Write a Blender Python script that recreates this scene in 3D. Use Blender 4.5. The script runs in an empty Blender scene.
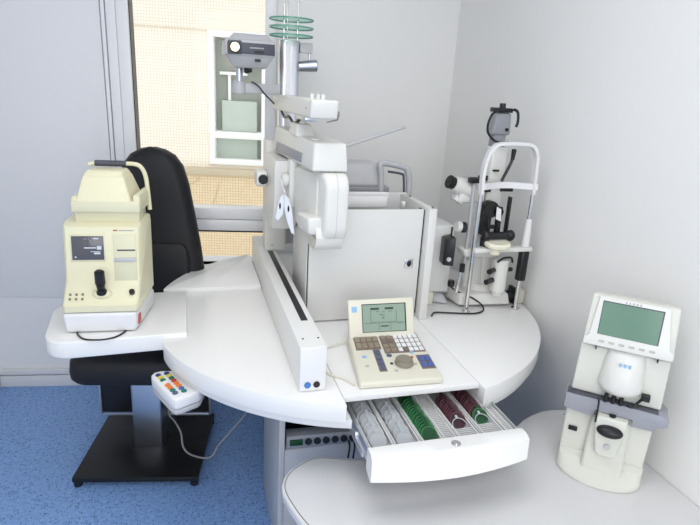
import bpy, bmesh, math, random
from mathutils import Matrix, Vector
random.seed(7)
PI = math.pi
SC = bpy.context.scene
COL = SC.collection
CAMR = [[0.960356, 0.030899, -0.277059], [-0.273151, 0.302952, -0.913022], [0.055724, 0.952505, 0.299382]]
R = math.radians

# ------------------------------------------------------------------ materials
MATS = {}
def mat(name, col, rough=.5, metal=0, spec=.5, emit=None, es=0, noise=None, bump=None, coat=0, trans=0, ior=1.45):
    m = bpy.data.materials.new(name); m.use_nodes = True
    nt = m.node_tree; b = nt.nodes['Principled BSDF']
    b.inputs['Base Color'].default_value = (*col, 1)
    b.inputs['Roughness'].default_value = rough
    b.inputs['Metallic'].default_value = metal
    b.inputs['Specular IOR Level'].default_value = spec
    b.inputs['Coat Weight'].default_value = coat
    b.inputs['Transmission Weight'].default_value = trans
    b.inputs['IOR'].default_value = ior
    if emit:
        b.inputs['Emission Color'].default_value = (*emit, 1); b.inputs['Emission Strength'].default_value = es
    tc = nt.nodes.new('ShaderNodeTexCoord')
    if noise:      # (scale, amount) gentle tone variation of the material itself
        n = nt.nodes.new('ShaderNodeTexNoise'); n.inputs['Scale'].default_value = noise[0]; n.inputs['Detail'].default_value = 4
        nt.links.new(tc.outputs['Object'], n.inputs['Vector'])
        mx = nt.nodes.new('ShaderNodeMix'); mx.data_type = 'RGBA'
        a = noise[1]
        mx.inputs['A'].default_value = (*[c*(1-a) for c in col], 1); mx.inputs['B'].default_value = (*[min(1, c*(1+a)) for c in col], 1)
        nt.links.new(n.outputs['Fac'], mx.inputs['Factor']); nt.links.new(mx.outputs['Result'], b.inputs['Base Color'])
    if bump:
        n = nt.nodes.new('ShaderNodeTexNoise'); n.inputs['Scale'].default_value = bump[0]; n.inputs['Detail'].default_value = 3
        nt.links.new(tc.outputs['Object'], n.inputs['Vector'])
        bp = nt.nodes.new('ShaderNodeBump'); bp.inputs['Strength'].default_value = bump[1]; bp.inputs['Distance'].default_value = .002
        nt.links.new(n.outputs['Fac'], bp.inputs['Height']); nt.links.new(bp.outputs['Normal'], b.inputs['Normal'])
    MATS[name] = m
    return m
def srgb(r, g, b):
    f = lambda v: (v/255/12.92) if v/255 <= .04045 else ((v/255+.055)/1.055)**2.4
    return (f(r), f(g), f(b))
m_wall = mat('painted_wall', srgb(242,242,241), .75, noise=(1.5,.012), bump=(260,.12))
m_back = mat('painted_back_wall', srgb(234,235,239), .75, noise=(1.5,.015), bump=(260,.10))
m_frame = mat('window_frame_paint', srgb(236,237,240), .35)
m_frame2 = mat('window_sill_paint', srgb(240,241,244), .3)
m_base = mat('skirting', srgb(226,227,230), .45)
m_lam = mat('white_laminate', srgb(238,238,237), .28, noise=(3,.01))
m_lam2 = mat('white_laminate_edge', srgb(226,227,228), .35)
m_desk = mat('pale_grey_laminate', srgb(222,222,223), .3, noise=(3,.015))
m_rim = mat('desk_rim', srgb(232,233,232), .3)
m_groove = mat('seam', srgb(120,122,125), .6)
m_cab = mat('cabinet_enamel', srgb(222,222,220), .35)
m_rail = mat('rail_enamel', srgb(228,228,226), .35)
m_inst = mat('instrument_white', srgb(222,221,216), .35)
m_inst2 = mat('instrument_white_shell', srgb(225,225,220), .32)
m_cream = mat('cream_plastic', srgb(230,226,194), .38, noise=(6,.012))
m_cream2 = mat('cream_plastic_panel', srgb(222,219,188), .4)
m_ivory = mat('ivory_plastic', srgb(224,221,205), .4)
m_lens = mat('lensmeter_plastic', srgb(220,221,212), .38)
m_lensgrey = mat('lensmeter_grey', srgb(158,160,170), .4)
m_black = mat('black_plastic', (.012,.012,.014), .35)
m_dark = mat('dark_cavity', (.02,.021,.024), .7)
m_leather = mat('black_leatherette', (.014,.014,.017), .5, bump=(420,.25), spec=.35)
m_basemat = mat('black_steel_plate', (.012,.012,.013), .38, bump=(60,.1), spec=.4)
m_steel = mat('brushed_steel', (.55,.58,.63), .32, 1)
m_chrome = mat('chrome', (.72,.72,.72), .14, 1)
m_alu = mat('satin_aluminium', (.66,.67,.70), .3, .9)
m_grey = mat('mid_grey_plastic', srgb(150,152,158), .4)
m_dgrey = mat('dark_grey_plastic', srgb(78,80,90), .4)
m_lgrey = mat('light_grey_plastic', srgb(190,191,194), .4)
m_white = mat('bright_white_plastic', srgb(232,232,233), .4)
m_tray = mat('translucent_tray_plastic', srgb(196,198,202), .3)
m_tray2 = mat('ribbed_tray_plastic', srgb(222,222,222), .35)
m_green = mat('green_lens_rim', (.006,.06,.016), .25)
m_red = mat('dark_red_lens_rim', (.045,.012,.018), .3)
m_green2 = mat('green_lens_rim_edge', (.025,.17,.055), .3)
m_red2b = mat('dark_red_lens_rim_edge', (.10,.035,.045), .3)
m_clear = mat('clear_lens', srgb(176,180,184), .1)
m_cablegrey = mat('grey_cable', srgb(150,152,155), .5)
m_blue = mat('blue_button', srgb(70,125,195), .35)
m_crt = mat('crt_screen', (.05,.05,.06), .12, emit=srgb(110,110,120), es=.4)
m_crtg = mat('crt_glow', srgb(190,195,205), .3, emit=srgb(190,195,205), es=.3)
m_lcd = mat('lcd_grey_green', srgb(138,158,142), .15, emit=srgb(138,158,142), es=.12)
m_lcdk = mat('lcd_dark_text', srgb(55,64,60), .3)
m_lcd2 = mat('lcd_green', srgb(104,136,118), .12, emit=srgb(120,158,138), es=.10)
m_lamp = mat('projector_bulb', (.9,.75,.5), .3, emit=(1,.78,.45), es=3.2)
m_red2 = mat('red_print', srgb(190,90,80), .5)
m_paper = mat('paper_tissue', srgb(236,240,250), .8)
m_ivory2 = mat('chin_rest_ivory', srgb(240,236,215), .5)
m_brown = mat('grey_brown_knob', srgb(140,134,120), .45)
m_txt = mat('grey_print', srgb(165,165,165), .5)
m_ltblue = mat('light_blue_print', srgb(150,190,225), .5)
for nm, c in dict(k_navy=(25,50,120), k_yellow=(225,205,60), k_green=(25,110,90), k_orange=(235,130,50), k_red=(190,60,40), k_blue=(80,105,170), k_teal=(30,120,110), k_white=(240,242,244), k_tan=(150,138,120), k_purple=(128,112,106), k_slate=(85,95,125), k_grey=(190,188,178)).items():
    mat(nm, srgb(*c), .35)

def clear_glass(name, tint=(1,1,1), refl=.06):
    m = bpy.data.materials.new(name); m.use_nodes = True; nt = m.node_tree; nt.nodes.clear()
    o = nt.nodes.new('ShaderNodeOutputMaterial'); mix = nt.nodes.new('ShaderNodeMixShader')
    t = nt.nodes.new('ShaderNodeBsdfTransparent'); t.inputs['Color'].default_value = (*tint, 1)
    g = nt.nodes.new('ShaderNodeBsdfGlossy'); g.inputs['Roughness'].default_value = .03
    mix.inputs['Fac'].default_value = refl
    nt.links.new(t.outputs[0], mix.inputs[1]); nt.links.new(g.outputs[0], mix.inputs[2]); nt.links.new(mix.outputs[0], o.inputs['Surface'])
    return m
m_glass = clear_glass('window_glass', (.97,.98,.98), .006)
m_shelf = clear_glass('shelf_glass', (.80,.93,.88), .10)
m_shelfedge = mat('shelf_glass_edge', srgb(95,160,140), .15)
m_perspex = clear_glass('smoke_perspex', (.55,.56,.57), .12)

def floor_mat():
    m = mat('speckled_blue_vinyl', srgb(78,116,182), .42, bump=(300,.1))
    nt = m.node_tree; b = nt.nodes['Principled BSDF']; L = nt.links
    tc = nt.nodes.new('ShaderNodeTexCoord')
    base = nt.nodes.new('ShaderNodeTexNoise'); base.inputs['Scale'].default_value = 70; base.inputs['Detail'].default_value = 5
    L.new(tc.outputs['Object'], base.inputs['Vector'])
    cr = nt.nodes.new('ShaderNodeValToRGB'); cr.color_ramp.elements[0].position = .35; cr.color_ramp.elements[1].position = .7
    cr.color_ramp.elements[0].color = (*srgb(120,158,216), 1); cr.color_ramp.elements[1].color = (*srgb(148,186,236), 1)
    L.new(base.outputs['Fac'], cr.inputs['Fac'])
    v = nt.nodes.new('ShaderNodeTexVoronoi'); v.inputs['Scale'].default_value = 105; v.feature = 'F1'
    L.new(tc.outputs['Object'], v.inputs['Vector'])
    lt = nt.nodes.new('ShaderNodeMath'); lt.operation = 'LESS_THAN'; lt.inputs[1].default_value = .27
    L.new(v.outputs['Distance'], lt.inputs[0])
    sel = nt.nodes.new('ShaderNodeSeparateColor'); L.new(v.outputs['Color'], sel.inputs[0])
    gt = nt.nodes.new('ShaderNodeMath'); gt.operation = 'GREATER_THAN'; gt.inputs[1].default_value = .5
    L.new(sel.outputs[0], gt.inputs[0])
    mu = nt.nodes.new('ShaderNodeMath'); mu.operation = 'MULTIPLY'; L.new(lt.outputs[0], mu.inputs[0]); L.new(gt.outputs[0], mu.inputs[1])
    mx = nt.nodes.new('ShaderNodeMix'); mx.data_type = 'RGBA'; mx.inputs['B'].default_value = (*srgb(40,58,110), 1)
    L.new(mu.outputs[0], mx.inputs['Factor']); L.new(cr.outputs['Color'], mx.inputs['A'])
    L.new(mx.outputs['Result'], b.inputs['Base Color'])
    return m
m_floor = floor_mat()

def tile_mat(name, c1, c2, mortar, sc):
    m = mat(name, c1, .6); nt = m.node_tree; b = nt.nodes['Principled BSDF']; L = nt.links
    tc = nt.nodes.new('ShaderNodeTexCoord'); mp = nt.nodes.new('ShaderNodeMapping'); mp.inputs['Rotation'].default_value = (R(90), 0, 0)
    br = nt.nodes.new('ShaderNodeTexBrick'); br.offset = 0; br.inputs['Scale'].default_value = 1
    br.inputs['Brick Width'].default_value = sc; br.inputs['Row Height'].default_value = sc; br.inputs['Mortar Size'].default_value = sc*.09
    br.inputs['Color1'].default_value = (*c1, 1); br.inputs['Color2'].default_value = (*c2, 1); br.inputs['Mortar'].default_value = (*mortar, 1)
    L.new(tc.outputs['Object'], mp.inputs['Vector']); L.new(mp.outputs['Vector'], br.inputs['Vector']); L.new(br.outputs['Color'], b.inputs['Base Color'])
    return m
m_tile = tile_mat('cream_mosaic', srgb(252,246,234), srgb(250,242,228), srgb(236,220,196), .029)
m_tile2 = tile_mat('tan_mosaic', srgb(240,220,186), srgb(235,212,176), srgb(205,180,142), .029)
m_ledge = mat('concrete_ledge', srgb(205,192,165), .8, noise=(5,.15))
m_oglass = mat('far_window_glass', srgb(150,156,146), .15, noise=(3,.12))
m_frost = mat('far_window_frosted', srgb(188,198,186), .5)
m_farwhite = mat('far_window_frame', srgb(246,246,244), .5)
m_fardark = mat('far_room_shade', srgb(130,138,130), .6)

# ------------------------------------------------------------------ mesh builder
class MB:
    def __init__(s): s.bm = bmesh.new()
    def _add(s, b, M=None):
        if M is not None: bmesh.ops.transform(b, matrix=M, verts=b.verts)
        me = bpy.data.meshes.new('t'); b.to_mesh(me); b.free(); s.bm.from_mesh(me); bpy.data.meshes.remove(me); return s
    def hexa(s, c, bev=.002, seg=2, M=None):      # 4 bottom + 4 top corners, counter-clockwise
        b = bmesh.new(); v = [b.verts.new(p) for p in c]
        for f in ((3,2,1,0),(4,5,6,7),(0,1,5,4),(1,2,6,5),(2,3,7,6),(3,0,4,7)): b.faces.new([v[i] for i in f])
        if bev > 0: bmesh.ops.bevel(b, geom=list(b.edges), offset=bev, segments=seg, profile=.5, affect='EDGES', clamp_overlap=True)
        return s._add(b, M)
    def box(s, x0, x1, y0, y1, z0, z1, bev=.002, seg=2, M=None):
        return s.hexa([(x0,y0,z0),(x1,y0,z0),(x1,y1,z0),(x0,y1,z0),(x0,y0,z1),(x1,y0,z1),(x1,y1,z1),(x0,y1,z1)], bev, seg, M)
    def prism(s, pts, lo, hi, axis='z', bev=.002, seg=2, M=None):
        b = bmesh.new()
        def P(p, h): return {'z': (p[0],p[1],h), 'y': (p[0],h,p[1]), 'x': (h,p[0],p[1])}[axis]
        v0 = [b.verts.new(P(p, lo)) for p in pts]; v1 = [b.verts.new(P(p, hi)) for p in pts]
        f0 = b.faces.new(v0); f1 = b.faces.new(v1); n = len(pts)
        for i in range(n): b.faces.new((v0[i], v0[(i+1)%n], v1[(i+1)%n], v1[i]))
        bmesh.ops.recalc_face_normals(b, faces=b.faces)
        if bev > 0:
            ed = [e for e in b.edges if e in f0.edges or e in f1.edges]
            bmesh.ops.bevel(b, geom=list(set(list(f0.edges)+list(f1.edges))), offset=bev, segments=seg, profile=.5, affect='EDGES', clamp_overlap=True)
        return s._add(b, M)
    def cyl(s, p0, p1, r0, r1=None, n=24, bev=0, M=None):
        r1 = r0 if r1 is None else r1
        p0 = Vector(p0); p1 = Vector(p1); d = p1-p0
        b = bmesh.new(); bmesh.ops.create_cone(b, cap_ends=True, segments=n, radius1=r0, radius2=r1, depth=d.length)
        if bev > 0: bmesh.ops.bevel(b, geom=[e for e in b.edges if abs(e.verts[0].co.z-e.verts[1].co.z) < 1e-6], offset=bev, segments=2, affect='EDGES', clamp_overlap=True)
        q = d.to_track_quat('Z', 'Y').to_matrix().to_4x4(); q.translation = (p0+p1)/2
        bmesh.ops.transform(b, matrix=q, verts=b.verts)
        return s._add(b, M)
    def sphere(s, c, r, n=20, M=None, rot=None):
        b = bmesh.new(); bmesh.ops.create_uvsphere(b, u_segments=n, v_segments=n//2+2, radius=1)
        r = (r,r,r) if not hasattr(r, '__len__') else r
        m = Matrix.Translation(c) @ (rot.to_4x4() if rot else Matrix.Identity(4)) @ Matrix.Diagonal((*r, 1))
        bmesh.ops.transform(b, matrix=m, verts=b.verts); return s._add(b, M)
    def loft(s, rings, M=None, cap=True):
        b = bmesh.new(); V = [[b.verts.new(p) for p in r] for r in rings]; n = len(rings[0])
        for a, c in zip(V, V[1:]):
            for i in range(n): b.faces.new((a[i], a[(i+1)%n], c[(i+1)%n], c[i]))
        if cap: b.faces.new(V[0][::-1]); b.faces.new(V[-1])
        bmesh.ops.recalc_face_normals(b, faces=b.faces)
        return s._add(b, M)
    def tube(s, pts, r, n=8, smooth=6, M=None, closed=False):
        P = [Vector(p) for p in pts]
        if smooth and len(P) > 2:
            Q = []
            for i in range(len(P)-1):
                a = P[max(0,i-1)]; b_ = P[i]; c = P[i+1]; d = P[min(len(P)-1,i+2)]
                for k in range(smooth):
                    t = k/smooth
                    Q.append(.5*((2*b_)+(c-a)*t+(2*a-5*b_+4*c-d)*t*t+(3*b_-a-3*c+d)*t**3))
            Q.append(P[-1]); P = Q
        rings = []; up = None
        for i, p in enumerate(P):
            t = (P[min(i+1,len(P)-1)]-P[max(i-1,0)]).normalized()
            if up is None: up = t.orthogonal().normalized()
            up = (up - t*up.dot(t)).normalized(); w = t.cross(up)
            rings.append([p+(up*math.cos(2*PI*k/n)+w*math.sin(2*PI*k/n))*r for k in range(n)])
        return s.loft(rings, M)
    def ribbon(s, path, w, t, M=None):            # flat bar: width w along z, thickness t across the path (path in x,y, z centre)
        rings = []
        for i, p in enumerate(path):
            a = Vector(path[max(0,i-1)]); b = Vector(path[min(len(path)-1,i+1)]); d = (b-a); d.z = 0; d.normalize(); nrm = Vector((-d.y, d.x, 0))*t/2
            p = Vector(p); rings.append([p-nrm-Vector((0,0,w/2)), p+nrm-Vector((0,0,w/2)), p+nrm+Vector((0,0,w/2)), p-nrm+Vector((0,0,w/2))])
        return s.loft(rings, M)

def rrect(x0, x1, y0, y1, r, n=5):
    pts = []
    for cx, cy, a in ((x1-r,y0+r,-90),(x1-r,y1-r,0),(x0+r,y1-r,90),(x0+r,y0+r,180)):
        for k in range(n+1):
            t = R(a+90*k/n); pts.append((cx+r*math.cos(t), cy+r*math.sin(t)))
    return pts
def arc(cx, cy, r, a0, a1, n=24):
    return [(cx+r*math.cos(R(a0+(a1-a0)*k/n)), cy+r*math.sin(R(a0+(a1-a0)*k/n))) for k in range(n+1)]

WM = {}
def finish(name, mb, m, ang=38):
    me = bpy.data.meshes.new(name); mb.bm.to_mesh(me); mb.bm.free()
    for ml in (m if isinstance(m, (list, tuple)) else [m]): me.materials.append(ml)
    for p in me.polygons: p.use_smooth = True
    me.set_sharp_from_angle(angle=R(ang))
    o = bpy.data.objects.new(name, me); COL.objects.link(o); return o
def tag(o, label=None, cat=None, group=None, kind=None):
    if label: o['label'] = label
    if cat: o['category'] = cat
    if group: o['group'] = group
    if kind: o['kind'] = kind
    return o
def thing(name, label, cat, loc=(0,0,0), rz=0, group=None):
    o = bpy.data.objects.new(name, None); COL.objects.link(o); o.empty_display_size = .05
    o.location = loc; o.rotation_euler = (0,0,R(rz)); tag(o, label, cat, group)
    WM[o.name] = Matrix.Translation(loc) @ Matrix.Rotation(R(rz), 4, 'Z'); return o
def part(name, mb, m, parent, label=None, world=True, ang=38):
    o = finish(name, mb, m, ang); M = WM[parent.name]
    if world: o.data.transform(M.inverted())
    o.parent = parent; WM[o.name] = M
    if label: o['label'] = label
    return o
def solo(name, mb, m, label, cat, loc=(0,0,0), group=None):   # a thing that is one mesh, built in world coordinates
    o = finish(name, mb, m); o.data.transform(Matrix.Translation(loc).inverted()); o.location = loc
    WM[o.name] = Matrix.Translation(loc)
    return tag(o, label, cat, group)
def struct(name, mb, m, label=None):
    o = finish(name, mb, m); o['kind'] = 'structure'; WM[o.name] = Matrix.Identity(4)
    if label: o['label'] = label
    return o
def ppart(name, mb, m, parent, label=None):
    return part(name, mb, m, parent, label, world=False)

# ------------------------------------------------------------------ room
TH = R(8)
WB = Matrix.Translation((-.8,2.975,0)) @ Matrix.Rotation(-TH, 4, 'Z')    # window wall frame: x along the wall, y into the wall
WX1 = 1.232                                                               # where the window wall ends
e = WB @ Vector((WX1, 0, 0))
struct('floor', MB().box(-1.6,1.5,-2.6,3.3,-.08,0,0), m_floor)
struct('ceiling', MB().box(-1.9,1.5,-2.75,3.3,2.7,2.8,0), m_wall)
struct('wall_front', MB().box(-1.9,1.5,-2.75,-2.6,0,2.7,0), m_wall)
b = MB(); b.box(-.22,.44,0,.16,0,2.7,0,M=WB); b.box(.44,WX1,0,.16,0,.70,0,M=WB); b.box(.44,WX1,0,.16,2.35,2.7,0,M=WB); b.box(1.19,WX1,0,.16,.70,2.35,0,M=WB)
struct('wall_back', b, m_back)
b = MB(); b.hexa([(e.x,e.y,0),(1.5,2.865,0),(1.5,3.03,0),(e.x,e.y+.16,0),(e.x,e.y,2.7),(1.5,2.865,2.7),(1.5,3.03,2.7),(e.x,e.y+.16,2.7)], 0)
struct('wall_corner', b, m_wall)
struct('wall_right', MB().box(1.386,1.5,-2.6,2.9,0,2.7,0), m_wall)
struct('wall_left', MB().box(-.34,-.215,-5.7,.16,0,2.7,0,M=WB), m_wall)
b = MB(); b.box(-.215,.78,-.014,0,0,.066,.003,M=WB); b.box(-.215,.9,-.02,0,.074,.105,.003,M=WB)
struct('baseboard_back', b, m_base)
struct('baseboard_left', MB().box(-.215,-.198,-5.5,-.014,0,.085,.003,M=WB), m_base)
# flush panel line on the left part of the window wall
b = MB(); b.box(-.215,.44,-.008,0,.516,2.69,.002,M=WB)
struct('trim_1', b, m_back)
# window frame
win = thing('window_1', None, None, tuple(WB.translation), 0); win['kind'] = 'structure'
for k in ('label','category'):
    if k in win: del win[k]
b = MB()
b.box(.448,.464,-.026,.06,.66,2.40,.003,M=WB); b.box(.468,.512,-.022,.06,.66,2.40,.004,M=WB); b.box(.515,.568,-.034,.06,.66,2.40,.004,M=WB)
b.box(1.18,1.232,-.03,.06,.66,2.40,.004,M=WB)
b.box(.44,1.232,-.03,.06,.66,.70,.004,M=WB); b.box(.565,1.19,-.03,.06,2.33,2.40,.004,M=WB)
part('window_frame', b, m_frame, win)
b = MB(); b.box(.565,1.19,-.035,.06,.955,1.012,.004,M=WB); b.box(.565,1.19,-.028,.06,.893,.952,.004,M=WB)
part('window_rail', b, m_frame2, win)
b = MB(); b.box(.565,1.19,.02,.03,.70,.893,0,M=WB); b.box(.565,1.19,.02,.03,1.012,2.33,0,M=WB)
part('window_pane', b, m_glass, win)
b = MB(); b.box(.567,.572,-.02,.05,.70,2.33,0,M=WB); b.box(.565,1.19,-.02,.05,.884,.8925,0,M=WB)
part('window_gasket', b, m_black, win)

# ------------------------------------------------------------------ building outside
FB = Matrix.Translation((.2,6,0)) @ Matrix.Rotation(R(-12), 4, 'Z')
bld = thing('building', 'cream mosaic-tiled building seen outside through the window', 'building', (.2,6,-1.5), -12)
def fpart(n, b, m, parent=bld, label=None):
    o = finish(n, b, m); o.data.transform(Matrix.Translation((0,0,1.5))); o.parent = parent; WM[o.name] = WM[bld.name]
    if label: o['label'] = label
    return o
b = MB(); b.box(-6,.02,0,.4,-1.5,5,0); b.box(.02,.60,0,.4,-1.5,.80,0); b.box(.02,.60,0,.4,2.12,5,0); b.box(.60,6,0,.4,-1.5,5,0); b.box(-6,6,-.03,0,2.11,5,.01)
fpart('facade', b, m_tile)
fpart('window_ledge', MB().box(-6,6,-.10,0,.69,.76,.01), m_ledge)
b = MB(); b.box(-6,6,-.07,0,-1.5,.69,0)
fpart('lower_facade', b, m_tile2)
b = MB(); b.box(.02,.60,-.02,.1,2.05,2.12,.005); b.box(.02,.075,-.02,.1,.80,2.05,.005); b.box(.55,.60,-.02,.1,.80,2.05,.005); b.box(.02,.60,-.03,.1,.80,.86,.005); b.box(.07,.56,-.02,.1,1.07,1.14,.005)
fw = fpart('window', b, m_farwhite)
fpart('pane', MB().box(.07,.56,.12,.13,1.14,2.06,0), m_oglass, fw)
fpart('frosted_pane', MB().box(.07,.50,.09,.10,.86,1.07,0), m_frost, fw)
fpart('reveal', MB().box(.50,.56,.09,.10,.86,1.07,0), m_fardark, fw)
b = MB(); b.box(.14,.50,.05,.11,1.14,1.45,.01)
fpart('white_blind', b, m_frost, fw)
b = MB(); b.box(.12,.40,.06,.11,1.70,1.73,.004); b.box(.2,.23,.08,.11,1.45,1.7,.004)
fpart('pipe_bracket', b, m_farwhite, fw)
# wavy cracks
b = MB()
b.tube([(-.3,-.075,.45),(-.22,-.076,.56),(-.12,-.075,.62),(-.08,-.075,.68)], .004, 4)
b.tube([(.04,-.076,.35),(.09,-.076,.5),(.12,-.076,.62)], .003, 4)
fpart('crack', b, m_ledge)
tag(finish('ground', MB().box(-8,8,3.4,9,-1.7,-1.5,0), m_ledge), kind='structure')

# ------------------------------------------------------------------ round instrument table
T = .78; CX, CY, RR = .61, 2.015, .762
tb = thing('instrument_table', 'large round white instrument table with split top and open drawer at the front', 'table', (CX,CY,0))
def circ_clip(x0, x1, r, ymin=None, ymax=None, n=64):
    """disc outline limited to x0..x1 (and ymin..)"""
    front, back = [], []
    for k in range(n+1):
        x = max(x0, CX-r) + (min(x1, CX+r)-max(x0, CX-r))*(.5-.5*math.cos(PI*k/n))
        h = math.sqrt(max(0, r*r-(x-CX)**2))
        f = CY-h; bk = CY+h
        if ymin is not None: f = max(f, ymin)
        if ymax is not None: bk = min(bk, ymax)
        front.append((x, f)); back.append((x, bk))
    pts = front + back[::-1]; out = []
    for p in pts:
        if not out or (Vector(p)-Vector(out[-1])).length > 1e-4: out.append(p)
    if (Vector(out[0])-Vector(out[-1])).length < 1e-4: out.pop()
    return out
def flat(p): return [(max(x,-.108)+max(0,-.06-x)*.12, y) for x, y in p]
part('left_top', MB().prism(flat(circ_clip(-9,.404,RR)), T-.056, T, bev=.010, seg=2), m_lam, tb)
part('left_apron', MB().prism(flat(circ_clip(-9,.425,RR-.013)), T-.084, T-.057, bev=.003), m_lam2, tb)
part('right_top', MB().prism(circ_clip(.842,9,RR), T-.056, T, bev=.010, seg=2), m_lam, tb)
part('right_apron', MB().prism(circ_clip(.842,9,RR-.013), T-.084, T-.057, bev=.003), m_lam2, tb)
b = MB(); b.prism(circ_clip(.406,.840,RR-.01,ymin=1.322), T-.016, T, bev=.0015)
part('centre_top', b, m_lam, tb)
part('raised_panel', MB().prism(circ_clip(CX-math.sqrt((RR-.004)**2-(2.236-CY)**2),.283,RR-.004,ymin=2.235), T, T+.017, bev=.002), m_lam, tb)
# pull-out wing
wp = [(-.024,1.80),(-.024,2.208)] + arc(-.33,2.048,.16,90,180,10) + arc(-.387,1.868,.088,180,262,10)
w = part('pull_out_shelf', MB().prism([p for p in wp], T-.044, T+.016, bev=.006, seg=3), m_lam, tb)
# pedestal
b = MB(); b.box(.262,.282,1.56,1.94,.002,.69,.003); b.box(.282,.90,1.562,1.96,.002,.445,.003); b.box(.90,.924,1.56,1.96,.002,.69,.003); b.box(.282,.90,1.93,1.955,.445,.69,.001)
part('pedestal', b, m_lgrey, tb)
b = MB(); b.box(.283,.899,1.62,1.925,.4455,.448,0); b.box(.283,.90,1.915,1.929,.446,.69,0); b.box(.2825,.285,1.58,1.925,.4455,.69,0)  # near-black sheets put the shade of the recess into colour
part('cavity_shade', b, m_dark, tb)
# drawer
dr = part('drawer', MB().box(.444,.893,1.19,1.76,.680,.686,.001), m_tray, tb)
def bow(x0, x1, y0, sag, n=20): return [(x0+(x1-x0)*k/n, y0-sag*math.sin(PI*k/n)**.9) for k in range(n+1)]
zt = .723
fr_top = bow(.430,.895,1.118,.020); fr_bot = bow(.424,.885,1.100,.030)
n = len(fr_top)
rings = []
for (xt, yt), (xb, yb) in zip(fr_top, fr_bot):
    rings.append([(xt,1.160,.660),(xt,1.160,zt),(xt,1.150,zt+.002),(xt,yt+.012,zt),(xt-.001,yt-.003,zt-.008),(xb,yb,.663),(xb,yb+.006,.657)])
b = MB(); b.loft(rings)
part('drawer_front', b, m_lam, dr, ang=25)
b = MB(); b.cyl((.672,1.128,zt-.002),(.672,1.128,zt+.004),.0135,n=24,bev=.001); b.cyl((.672,1.128,zt+.003),(.672,1.128,zt+.006),.008,n=20)
part('lock', b, m_chrome, dr)
b = MB(); b.box(.436,.443,1.161,1.78,.668,.712,.001); b.box(.430,.4365,1.20,1.80,.664,.684,.001); b.cyl((.436,1.27,.69),(.428,1.27,.69),.008,n=14)
part('runner', b, m_alu, dr)
b = MB(); b.box(.889,.8945,1.161,1.78,.668,.712,.001); b.box(.894,.900,1.20,1.80,.664,.684,.001)
part('runner', b, m_alu, dr)
# ribbed lens racks
cols = [(.446,.516),(.520,.594),(.602,.662),(.668,.705),(.713,.777),(.790,.856),(.866,.888)]
b = MB()
for x0, x1 in cols:
    b.box(x0,x0+.004,1.165,1.70,.686,.702,0); b.box(x1-.004,x1,1.165,1.70,.686,.702,0)
for x0 in (.516,.595,.662,.706,.7785,.858):
    y = 1.17
    while y < 1.60: b.box(x0,x0+.006,y,y+.0035,.690,.706,0); y += .0085
part('lens_rack', b, m_tray2, dr)
for (x0, x1, ya, yb) in ((.672,.702,1.17,1.42),(.718,.772,1.17,1.225),(.795,.851,1.17,1.235),(.869,.886,1.17,1.40)):
    b = MB(); y = ya
    while y < yb: b.box(x0,x1,y,y+.003,.687,.699,0); y += .0085
    part('rib_strip', b, m_tray2, dr)

# trial lenses: a ring with a tab, standing in the racks
def make_lens(name, m, label, group):
    b = MB(); n = 24; r = .0255
    b.cyl((0,-.0010,r),(0,.0010,r),r*.9,n=n)
    nf = len(b.bm.faces)
    b.tube([(r*.93*math.cos(2*PI*k/24), 0, r+r*.93*math.sin(2*PI*k/24)) for k in range(25)], .0023, 6, 1)
    b.bm.faces.ensure_lookup_table()
    for k in range(nf, len(b.bm.faces)): b.bm.faces[k].material_index = 1
    b.box(-.005,.005,-.001,.001,r*2-.003,r*2+.009,0)
    if name == 'trial_lens' and group is None and m is m_clear:      # a loose one: open metal rim
        b = MB(); b.tube([(r*.93*math.cos(2*PI*k/24), 0, r+r*.93*math.sin(2*PI*k/24)) for k in range(25)], .0018, 6, 1); b.box(-.004,.004,-.001,.001,r*2-.003,r*2+.008,0)
    o = finish(name, b, {m_green:[m_green,m_green2], m_red:[m_red,m_red2b]}.get(m, m)); tag(o, label, 'trial lens', group); return o
def row(proto, xs, y0, y1, step, tilt, z=.686, rz=0):
    global first
    y = y0; i = 0
    while y < y1:
        o = proto if not proto.get('used') else proto.copy()
        if proto.get('used'): COL.objects.link(o)
        proto['used'] = 1
        o.location = (xs+random.uniform(-.0015,.0015), y, z); o.rotation_euler = (tilt+random.uniform(-.06,.06), 0, rz+random.uniform(-.05,.05)); y += step; i += 1
G1 = 'green-rimmed trial lenses in the near row of the drawer'; G2 = 'green-rimmed trial lenses at the back of the drawer'
pg = make_lens('trial_lens', m_green, 'green-rimmed trial lens in the long dense near row of the open drawer', G1)
row(pg, .632, 1.188, 1.350, .0135, R(-48)); 
pg2 = make_lens('trial_lens', m_green, 'green-rimmed trial lens in the short row behind the long green row', G2)
row(pg2, .632, 1.392, 1.465, .0135, R(-48))
pr = make_lens('trial_lens', m_red, 'dark red trial lens in the left cluster of the right half of the drawer', 'dark red trial lenses, left cluster'); row(pr, .745, 1.240, 1.352, .0125, R(-48))
pr2 = make_lens('trial_lens', m_red, 'dark red trial lens in the right-hand column of the drawer, nearest the runner', 'dark red trial lenses, right column'); row(pr2, .823, 1.262, 1.350, .0125, R(-48))
pr3 = make_lens('trial_lens', m_red, 'dark red trial lens at the back of the drawer under the table edge', 'dark red trial lenses, back cluster'); row(pr3, .823, 1.375, 1.45, .0125, R(-48))
o = make_lens('trial_lens', m_green, 'single green-rimmed trial lens among the dark red ones in the right column', None); o.location = (.823,1.246,.686); o.rotation_euler = (R(-50),0,0)
o = make_lens('trial_lens', m_clear, 'clear trial lens lying loose behind the near green row', None); o.location = (.632,1.372,.688); o.rotation_euler = (R(-62),0,.3)
o = make_lens('trial_lens', m_clear, 'clear trial lens lying behind the left cluster of dark red ones', None); o.location = (.755,1.372,.688); o.rotation_euler = (R(-62),0,-.4)
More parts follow.
